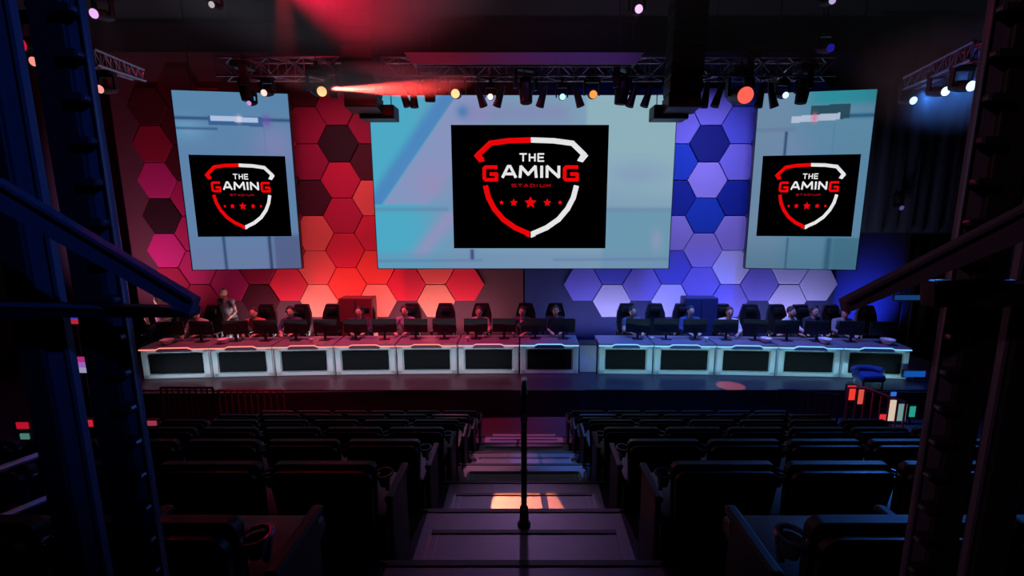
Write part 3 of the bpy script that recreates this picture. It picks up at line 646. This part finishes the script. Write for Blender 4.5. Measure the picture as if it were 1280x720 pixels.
    b = MB(); b.ball(P, .162, (1.1, .86, .72))
    for i in range(2): limb(b, [hp[i], (hp[i]+kn[i])/2, kn[i]], [.1, .088, .068]); limb(b, [kn[i], kn[i]*.4+an[i]*.6, an[i]+Vector((0, 0, .03))], [.068, .06, .052])
    o = bpy.data.objects.new('trousers', remeshed(b, .014, 'trousers', mat('trousers_dark', pants, .9))); col.objects.link(o); o.parent = t
    b = MB()
    for i in range(2): limb(b, [an[i]+Vector((0, .035, -.042)), an[i]+Vector((0, -.08, -.045)), an[i]+Vector((0, -.185, -.055))], [.047, .045, .035])
    o = bpy.data.objects.new('shoes', remeshed(b, .012, 'shoes', BLK)); col.objects.link(o); o.parent = t
    b = MB()
    for s in (-1, 1): b.ball(hdc+Vector((s*.03, -.088, .012)), .009)
    b.build('eyes', mat('eye_dark', (.02, .015, .015), .2), t)
    if not bald:
        b = MB(); b.ball(hdc+Vector((0, .022, .03)), .104, (.84, .94, 1.08), 18); 
        if cap: b.box(hdc+Vector((0, -.12, .055)), (.13, .1, .012), bev=.004)
        for v in b.b.verts:
            if v.co.y < hdc.y-.05 and v.co.z < hdc.z+.045 and not (cap and v.co.y < hdc.y-.1): v.co.y = hdc.y-.04
        b.build('cap' if cap else 'hair', mat('cap_grey', cap, .8) if cap else mat('hair_%.2f' % hair[0], hair, .7), t, True)
    if beard:
        b = MB(); b.ball(hdc+Vector((0, -.03, -.085)), .062, (1, 1, .75), 12); b.build('beard', mat('hair_%.2f' % hair[0], hair, .8), t, True)
    if phones:
        b = MB(); b.path([hdc+Vector((.1*math.cos(a), .01, .03+.11*math.sin(a))) for a in [PI*k/10 for k in range(11)]], .01, 8)
        for s in (-1, 1): b.ball(hdc+Vector((s*.1, .01, -.0)), .04, (.5, 1, 1.1))
        b.build('headset', BLK, t, True)
    t['lean'] = lean; del t['lean']
    return t
GREY = (.3, .27, .3); SKY = deskpt
def pl(px, back):
    d = deskpt(px); back += .12 if back < 1.5 else 0; return Vector((d.x*(1+(back)/d.y), d.y+back, SZ))
person('bald man standing in a grey shirt behind the second desk', pl(297, 1.9)+Vector((0, 0, 0)), -.2, 'stand', (.22, .2, .22), (.02, .02, .02), bald=True)
person('person in a red shirt leaning forward with bare arms', pl(331, 1.0), .1, 'sit', (.45, .08, .08, 1), (.03, .02, .02), lean=.22)
person('person in a dark hooded top with headset beside the third chair', pl(373, .98), .1, 'sit', (.05, .04, .12), (.02, .015, .03), phones=True)
person('seated person in a cream shirt left of the bald man', pl(263, .98), 0, 'sit', (.55, .5, .42, 1), (.05, .03, .02), lean=.2)
person('person in black with headset in front of the dark left cabinet', pl(455, 1.0), .2, 'sit', (.03, .03, .05), (.02, .02, .02), phones=True, lean=.2)
person('person in a grey shirt seated behind the fifth desk', pl(512, .98), -.1, 'sit', (.28, .26, .3), (.04, .03, .03), phones=True)
person('person in a pale shirt seated left of centre with hands raised', pl(600, .98), .1, 'sit', (.4, .3, .32, 1), (.05, .03, .02), lean=.25)
person('person in a dark shirt leaning over the seventh desk', pl(657, .98), -.3, 'sit', (.08, .07, .1, 1), (.03, .02, .02), lean=.25)
person('person in black with red-brown headset left of the lectern', pl(693, 1.02), 0, 'sit', (.03, .03, .06), (.1, .03, .02), phones=True)
person('person in a dark top seated right of the lectern', pl(783, .98), .2, 'sit', (.1, .1, .16, 1), (.03, .02, .02), lean=.2)
person('person in a white shirt leaning over the tenth desk', pl(903, .96), -.2, 'sit', (.7, .62, .75), (.1, .06, .05), lean=.22)
person('person in dark blue seated left of the white-shirted person', pl(856, 1.0), 0, 'sit', (.04, .06, .2), (.02, .02, .02))
person('bearded man in white sleeves looking sideways', pl(974, .98), .5, 'sit', (.6, .58, .6), (.05, .035, .03), beard=True)
person('person in a dark top with red-rimmed headset beside the bearded man', pl(1004, 1.1), .1, 'sit', (.03, .03, .05), (.05, .02, .02), phones=True)
person('person in a grey cap and grey top near the right end', pl(1042, 1.0), -.1, 'sit', (.25, .24, .27), (.05, .04, .04), cap=(.4, .4, .42), phones=True)
person('person in a pink shirt seated beyond the left end of the desks', Vector((-9.05, 10.95, SZ+.28)), .3, 'sit', (.6, .2, .3, 1), (.05, .03, .02), lean=.1)
b = MB().box((-9.05, 11.15, SZ+.38), (.6, .6, .76), bev=.02).build('flight_case', BLK); tag(b, 'black flight case under the person in pink at far left', 'case')

# ------------------------------------------------------------------ auditorium seats
def seat_proto():
    t = thing('auditorium_seat', 'x', 'seat')
    def shell(w2, top, r_, y0, d, lean, z0):
        b = MB(); pts_ = []; n_ = 6
        pts_.append((-w2*.86, z0)); 
        for i in range(n_+1): a = PI-(PI/2)*i/n_; pts_.append((-w2+r_+r_*math.cos(a), top-r_+r_*math.sin(a)))
        for i in range(n_+1): a = PI/2-(PI/2)*i/n_; pts_.append((w2-r_+r_*math.cos(a), top-r_+r_*math.sin(a)))
        pts_.append((w2*.86, z0))
        b.poly([(x, y0-(z-z0)*lean, z) for x, z in pts_], (0, d, 0)); 
        es = [e for e in b.b.edges if len(e.link_faces) == 2 and abs(e.calc_face_angle(0)) > 1.2]
        bmesh.ops.bevel(b.b, geom=es, offset=.012, segments=2, affect='EDGES'); return b
    shell(.255, .872, .035, .075, .035, .12, .42).build('backrest', LEATH, t, True)
    shell(.25, .852, .055, .045, .022, .12, .30).build('back_shell', SHELL, t, True)
    b = MB(); b.box((0, .38, .44), (.48, .44, .09), bev=.03); b.build('seat_cushion', LEATH, t, True)
    b = MB(); b.box((0, .34, .2), (.4, .05, .38)); b.box((0, .34, .012), (.44, .3, .022)); b.build('pedestal', BLKM, t)
    return t
def arm_parts(t, sx):
    x = sx*.285
    a = MB(); a.box((x, .26, .31), (.03, .30, .60), bev=.012); a.box((x, .27, .62), (.045, .34, .035), bev=.012); a = a.build('armrest', ARMM, t)
    c = MB(); c.path([(x+.04*math.cos(q), .06+.045*math.sin(q), .80) for q in [2*PI*k/14 for k in range(14)]], .008, 6, True)
    c.lathe([(.022, .735), (.034, .79), (.030, .79), (.018, .742)], (x, .06, 0), 12); c.bar((x, .1, .68), (x, .13, .78), .02, .012); c.build('cup_holder', mat('cup_holder_gloss', (.06, .06, .1), .2, .4), a)
s0 = seat_proto(); arm_parts(s0, 1)      # right arm only
s0e = copy_tree(s0); arm_parts(s0e, -1)
cnt = 0
rowname = ['nearest', 'second', 'third', 'fourth', 'fifth', 'sixth', 'front']
def mkseat(proto, first, x, y, z): 
    c = proto if first else copy_tree(proto); c.location = (x, y, z); return c
used = {'a': False, 'b': False}
for k in range(1, 8):
    y = 1.115+.9*(k-1); z = LV(k)
    for side in (-1, 1):
        nmax = 3 if k == 1 else 4 if k == 2 else 6
        for j in range(nmax):
            x = side*((1.07 if k == 1 else .99)+.57*j)
            key = 'b' if ((side > 0 and j == 0) or (side < 0 and j == nmax-1)) else 'a'
            c = mkseat(s0e if key == 'b' else s0, not used[key], x, y, z+.001); used[key] = True
            c['label'] = f'black padded seat, {rowname[k-1]} row {"left" if side < 0 else "right"} of the aisle, {ORD[j]} seat from the aisle'; c['group'] = 'rows of black auditorium seats'

# ------------------------------------------------------------------ aisle handrail
t = thing('handrail', 'dark steel handrail running down the middle of the aisle stairs', 'handrail', (0, 2.74, LV(2)+.01))
for i, k in enumerate((2, 4, 6, 7)):
    y = EDGEY(k)-.16-2.74; z = LV(k)-LV(2)
    b = MB(); b.tube((0, y, z), (0, y, z+1.0), .019, n=12); b.lathe([(.045, z), (.045, z+.012), (.03, z+.02), (.028, z+.13), (.02, z+.14)], (0, y, 0), 14); b.build('post', BLKM, t, True)
y1 = EDGEY(7)-.16-2.74; z1 = LV(7)-LV(2)
MB().path([(0, -.10, .80), (0, -.15, .88), (0, -.14, .98), (0, -.07, 1.035), (0, 0, 1.03), (0, y1, z1+1.03), (0, y1+.12, z1+.99), (0, y1+.14, z1+.85)], .021, 12).build('rail', mat('rail_steel', (.2, .19, .22), .25, .7), t, True)

# ------------------------------------------------------------------ floor railings at both sides of the front
def railing(label, p, q, h=.95, m=None, n=8, drop=0):
    p = Vector(p); q = Vector(q); L = (q-p).length; rz = math.atan2(q.y-p.y, q.x-p.x)
    t = thing('railing', label, 'railing', (p.x, p.y, p.z), rz); m = m or BLKM
    MB().path([(0, 0, h), (L*.25, 0, h), (L, 0, h-drop)], .022).build('top_rail', m, t, True)
    MB().tube((0, 0, .08), (L, 0, .08), .015).build('bottom_rail', m, t)
    for i in range(n+1):
        x = L*i/n; hh = h-drop*max(0, (x-L*.25)/(L*.75)); MB().tube((x, 0, .0 if i in (0, n) else .08), (x, 0, hh), .014 if i not in (0, n) else .02).build('baluster', m, t)
RAILRED = mat('red_painted_rail', (.5, .04, .06), .4);  # red light falling on this railing is put into its colour
railing('red-lit railing sloping down in front of the lit booths at right', (6.25, 8.2, 0), (7.4, 8.2, 0), .95, RAILRED, 7, .3)
railing('black railing at the left end of the stage front', (-7.0, 8.2, 0), (-6.0, 8.2, 0), .95, BLKM, 9, 0)
railing('dark railing with reddish balusters beside the left seat block', (-5.9, 8.2, 0), (-4.65, 8.2, 0), .9, mat('dark_red_rail', (.14, .02, .04), .4), 10, 0)  # black railing, red light on its balusters painted into the colour
railing('black railing in front of the desks at right', (4.9, 8.2, 0), (6.1, 8.2, 0), .9, BLKM, 9, .1)
# lit booths / displays beyond the right railing
for i, (px0, px1, y0, y1, c, nm, s) in enumerate(((1060, 1068, 482, 500, (255, 60, 50), 'orange-red', .9), (1074, 1079, 487, 505, (235, 90, 75), 'salmon', .8), (1112, 1119, 500, 526, (250, 225, 200), 'cream', .7), (1124, 1131, 505, 526, (120, 165, 160), 'grey-green', .8), (1138, 1143, 508, 521, (40, 170, 150), 'mint', .8), (1114, 1120, 490, 495, (50, 120, 230), 'bright blue', .8), (1100, 1106, 518, 530, (230, 50, 60), 'red', .9))):
    Y = 8.62; a = at(px0, y0, Y); b_ = at(px1, y1, Y); t = thing('kiosk_display', f'small {nm} glowing kiosk display behind the right railing', 'display', ((a.x+b_.x)/2, Y, 0))
    MB().box((0, .03, (a.z+b_.z)/2), (b_.x-a.x+.03, .05, a.z-b_.z+.03)).build('casing', BLK, t)
    MB().box((0, .0, (a.z+b_.z)/2), (b_.x-a.x, .012, a.z-b_.z)).build('screen', emit('kiosk_'+nm.replace(' ', '_'), lin(c), s), t)
    MB().tube((0, .03, .0), (0, .03, b_.z), .015).build('stand', BLKM, t)
spot('kiosk_red_light', (6.4, 7.9, 1.9), (6.6, 8.5, .4), 70, 9, (1, .05, .05), .8)
spot('left_rail_red_light', (-4.9, 7.6, 1.8), (-4.9, 8.6, .5), 90, 14, (1, .03, .1), .8)
# glowing displays glimpsed between the left columns
for i, (px0, px1, y0, y1, Y, bands, nm) in enumerate(((82, 98, 381, 405, 8.0, ((230, 60, 90), (215, 205, 230), (60, 60, 190), (200, 40, 60)), 'red, white and blue striped'), (93, 110, 446, 466, 8.0, ((190, 50, 130), (160, 110, 200), (170, 160, 200)), 'violet'), (106, 117, 525, 537, 7.0, ((215, 40, 60),), 'small red'), (20, 36, 528, 536, 5.0, ((200, 20, 50),), 'low red'), (25, 37, 542, 549, 5.0, ((80, 130, 120),), 'low grey-green'), (108, 127, 541, 551, 7.0, ((60, 120, 110), (180, 30, 50)), 'green and red'), (184, 211, 545, 554, 5.6, ((235, 50, 55),), 'wide red'), (184, 196, 526, 532, 7.4, ((170, 60, 80),), 'dim rose'))):
    a = at(px0, y0, Y); b_ = at(px1, y1, Y); t = thing('side_display', f'{nm} glowing display on a stand at far left', 'display', ((a.x+b_.x)/2, Y, 0))
    MB().box((0, .035, (a.z+b_.z)/2), (b_.x-a.x+.04, .05, a.z-b_.z+.04)).build('casing', BLK, t)
    for j, c in enumerate(bands):
        h = (a.z-b_.z)/len(bands); MB().box((0, 0, a.z-h*(j+.5)), (b_.x-a.x, .012, h*.98)).build('screen', emit('side_%d_%d' % (i, j), lin(c), .8), t)
    MB().tube((0, .035, 0), (0, .035, b_.z), .02).build('stand', BLKM, t)
# blue light bars and tub chair at the right
def lbar(px0, px1, y0, y1, Y, c, label):
    a = at(px0, y0, Y); b_ = at(px1, y1, Y); t = thing('light_bar', label, 'light bar', ((a.x+b_.x)/2, Y, b_.z))
    MB().box((0, .03, (a.z-b_.z)/2), (b_.x-a.x+.04, .05, a.z-b_.z+.04)).build('housing', BLK, t); MB().box((0, 0, (a.z-b_.z)/2), (b_.x-a.x, .012, a.z-b_.z)).build('tube', emit(label[:12], lin(c), .8), t)
    MB().bar((0, .045, 0), (0, .045, SZ-b_.z if Y > 8.9 else -b_.z), .03, .03).build('stand', BLKM, t)
lbar(1119, 1168, 369, 375, 11.5, (24, 66, 128), 'dull blue light bar high at the right end of the stage')
lbar(1131, 1156, 464, 471, 9.4, (20, 90, 190), 'bright blue light bar low right of the desks')
t = thing('tub_chair', 'blue round-backed tub chair in front of the rightmost desk', 'chair', (7.35, 9.12, SZ))
UP = mat('blue_upholstery', (.03, .05, .22), .8)
b = MB(); b.path([(.29*math.cos(q), .2*math.sin(q), .36) for q in [PI*(-.0+1.0*k/12) for k in range(13)]], .07, 10); b.build('back', UP, t, True)
MB().box((0, 0, .24), (.5, .36, .16), bev=.05).build('seat', UP, t, True)
for sx in (-1, 1):
    for sy in (-1, 1): MB().tube((sx*.2, sy*.14, 0), (sx*.2, sy*.14, .18), .015).build('leg', BLKM, t)

# ------------------------------------------------------------------ steel columns and braces beside the camera
def column(label, Y, pxy, wblack, wface, z0, side, pitch=.0, bolts=True):
    """side -1: bright edge on its right; pxy: a frame place of the bright edge"""
    e = at(pxy[0], pxy[1], Y); t = thing('steel_column', label, 'column', (e.x, Y, z0)); H = 2.6+4.25-z0; s = side
    MB().box((s*(wface+wblack/2), 0, H/2), (wblack, .02, H), bev=.003).build('flange', BLK, t)
    MB().box((s*wface/2, .004, H/2), (wface, .008, H)).build('web', STEEL, t)
    MB().box((0, -.004, H/2), (.003, .006, H)).build('edge_plate', EDGE, t) if bolts else MB().box((0, 0, H/2), (.008, .014, H)).build('edge_plate', STEEL, t)
    if bolts:
        z = .08
        while z < H:
            st_ = MB(); st_.box((s*wface*.55, -.012, z), (wface*.9, .026, .014)); st_ = st_.build('stiffener_plate', BLK, t)
            MB().tube((s*.004, -.012, z), (s*.004, -.024, z), .006, n=8).build('bolt', EDGE, st_)
            z += pitch
    MB().box((s*(wface+wblack)/2, 0, .006), (wblack+wface+.08, .18, .012)).build('base_plate', BLKM, t)
    return t
Z0 = LV(0)
A = .88
pb = abs(at(160, 428, A).z-at(170, 472, A).z)
sc = lambda px: abs(at(px, 450, A).x-at(px+1, 450, A).x)*1
column('inner left steel column with bolted edge and blue-lit face', A, (168, 450), 38*sc(150), 19*sc(150), Z0, -1, pb)
column('outer left steel column with a plain navy face', A, (90, 450), 30*sc(60), 29*sc(60), Z0, -1, pb, False)
column('inner right steel column with bolted edge and dark reddish face', A, (1170, 450), 38*sc(150), 25*sc(150), Z0, 1, pb)
column('outer right steel column at the edge of the view', A, (1250, 450), 45*sc(60), 8*sc(60), Z0, 1, pb, False)
def brace(label, pts_, Y, th, m):
    t = thing('steel_brace', label, 'beam', at(*pts_[0], Y)); o = t.location.copy()
    b = MB(); b.poly([at(x, y, Y)-o for x, y in pts_], (0, th, 0)); b.build('beam', m, t)
    b = MB(); p0 = at(*pts_[0], Y)-o; p1 = at(*pts_[1], Y)-o; b.bar(p0+Vector((0, -.003, 0)), p1+Vector((0, -.003, 0)), .006, .006); b.build('top_edge', STEEL, t)
    return t
brace('blue-lit diagonal steel brace crossing the left columns', [(-10, 222), (243, 374), (236, 394), (-10, 258)], .74, .016, STEEL)
brace('dark reddish diagonal steel brace crossing the right columns', [(1300, 250), (1056, 376), (1060, 391), (1300, 293)], .74, .016, STEEL)
brace('black horizontal beam under the left diagonal brace', [(-10, 380), (236, 386), (236, 397), (-10, 397)], .80, .03, BLK)
brace('black horizontal beam behind the right diagonal brace', [(1300, 352), (1168, 352), (1168, 384), (1300, 384)], .80, .03, BLK)
# slanting guard rails outside the left columns
t = thing('guard_rail', 'three slanting metal guard rails outside the far left column', 'railing', (-1.6, 1.3, LV(1)))
o = t.location.copy()
for (a, b_) in (((13, 582), (48, 569)), ((13, 645), (58, 623)), ((13, 704), (66, 675))):
    p = at(a[0]-40, a[1]+14, 1.3); q = at(*b_, 1.55); MB().tube(p-o, q-o, .012).build('rail', mat('lilac_metal', (.3, .26, .5), .4, .3), t)
MB().tube((-.16, .0, 0), (-.16, 0, 1.0), .015).build('post', BLKM, t)

# ------------------------------------------------------------------ haze in the rig, lit by the red beams
hz = MB().box((0, 7.9, 8.0), (18, 3.6, 2.3)).build('haze', BLK)
m = bpy.data.materials.new('stage_haze'); m.use_nodes = True; nt = m.node_tree; nt.nodes.remove(nt.nodes['Principled BSDF'])
v = nt.nodes.new('ShaderNodeVolumeScatter'); v.inputs['Density'].default_value = .018; v.inputs['Anisotropy'].default_value = .2; v.inputs['Color'].default_value = (1, 1, 1, 1)
nt.links.new(v.outputs[0], nt.nodes['Material Output'].inputs['Volume']); hz.data.materials.clear(); hz.data.materials.append(m)
tag(hz, 'thin stage haze glowing red in the light beams of the rig', 'haze', None, 'stuff')
def plume(name, label, c, r, dens, seed):
    o = MB().ball((0, 0, 0), 1, (1, 1, 1), 24).build(name, BLK); o.location = c; o.scale = r
    m = bpy.data.materials.new(name); m.use_nodes = True; nt = m.node_tree; nt.nodes.remove(nt.nodes['Principled BSDF'])
    v = nt.nodes.new('ShaderNodeVolumeScatter'); tc = nt.nodes.new('ShaderNodeTexCoord'); ln = nt.nodes.new('ShaderNodeVectorMath'); ln.operation = 'LENGTH'
    nt.links.new(tc.outputs['Object'], ln.inputs[0]); mr = nt.nodes.new('ShaderNodeMapRange'); mr.interpolation_type = 'SMOOTHSTEP'
    for k, x in (('From Min', 1.0), ('From Max', .45), ('To Min', 0), ('To Max', dens)): mr.inputs[k].default_value = x
    nt.links.new(ln.outputs['Value'], mr.inputs['Value'])
    n = nt.nodes.new('ShaderNodeTexNoise'); n.inputs['Scale'].default_value = 2.2; n.inputs['Detail'].default_value = 1; mp = nt.nodes.new('ShaderNodeMapping'); mp.inputs['Location'].default_value = (seed, 0, 0)
    nt.links.new(tc.outputs['Object'], mp.inputs[0]); nt.links.new(mp.outputs[0], n.inputs['Vector'])
    mu = nt.nodes.new('ShaderNodeMath'); mu.operation = 'MULTIPLY'; nt.links.new(mr.outputs[0], mu.inputs[0]); nt.links.new(n.outputs['Fac'], mu.inputs[1])
    m2 = nt.nodes.new('ShaderNodeMath'); m2.operation = 'MULTIPLY'; m2.inputs[1].default_value = 2; nt.links.new(mu.outputs[0], m2.inputs[0]); nt.links.new(m2.outputs[0], v.inputs['Density'])
    nt.links.new(v.outputs[0], nt.nodes['Material Output'].inputs['Volume']); o.data.materials.clear(); o.data.materials.append(m)
    return tag(o, label, 'haze', None, 'stuff')
plume('haze_cloud', 'red-lit haze cloud drifting above the left truss near the ceiling', (-3.3, 8.1, 8.3), (3.4, .9, 1.6), 1.5, 0)
plume('haze_cloud', 'red-lit haze streak in front of the left end of the centre truss', (-2.6, 8.25, 6.55), (1.9, .4, .36), 1.6, 3)
plume('haze_cloud', 'blue-lit haze around the lights under the far right truss', (5.6, 6.0, 6.0), (1.6, 1.3, .8), .3, 6)
p = tp(414, 111, 8.32); spot('red_beam', p, tp(640, 113, 8.30), 13, 19000, (1, .05, .04), .6, .02)
spot('red_high_beam', (-5.3, 8.1, 9.15), (-3.2, 8.0, 8.05), 38, 17000, (1, .01, .06), .8, .05)
spot('red_down_beam', (-3.95, 8.1, 9.15), (-4.05, 8.2, 6.9), 12, 2200, (1, .02, .06), .6, .03)
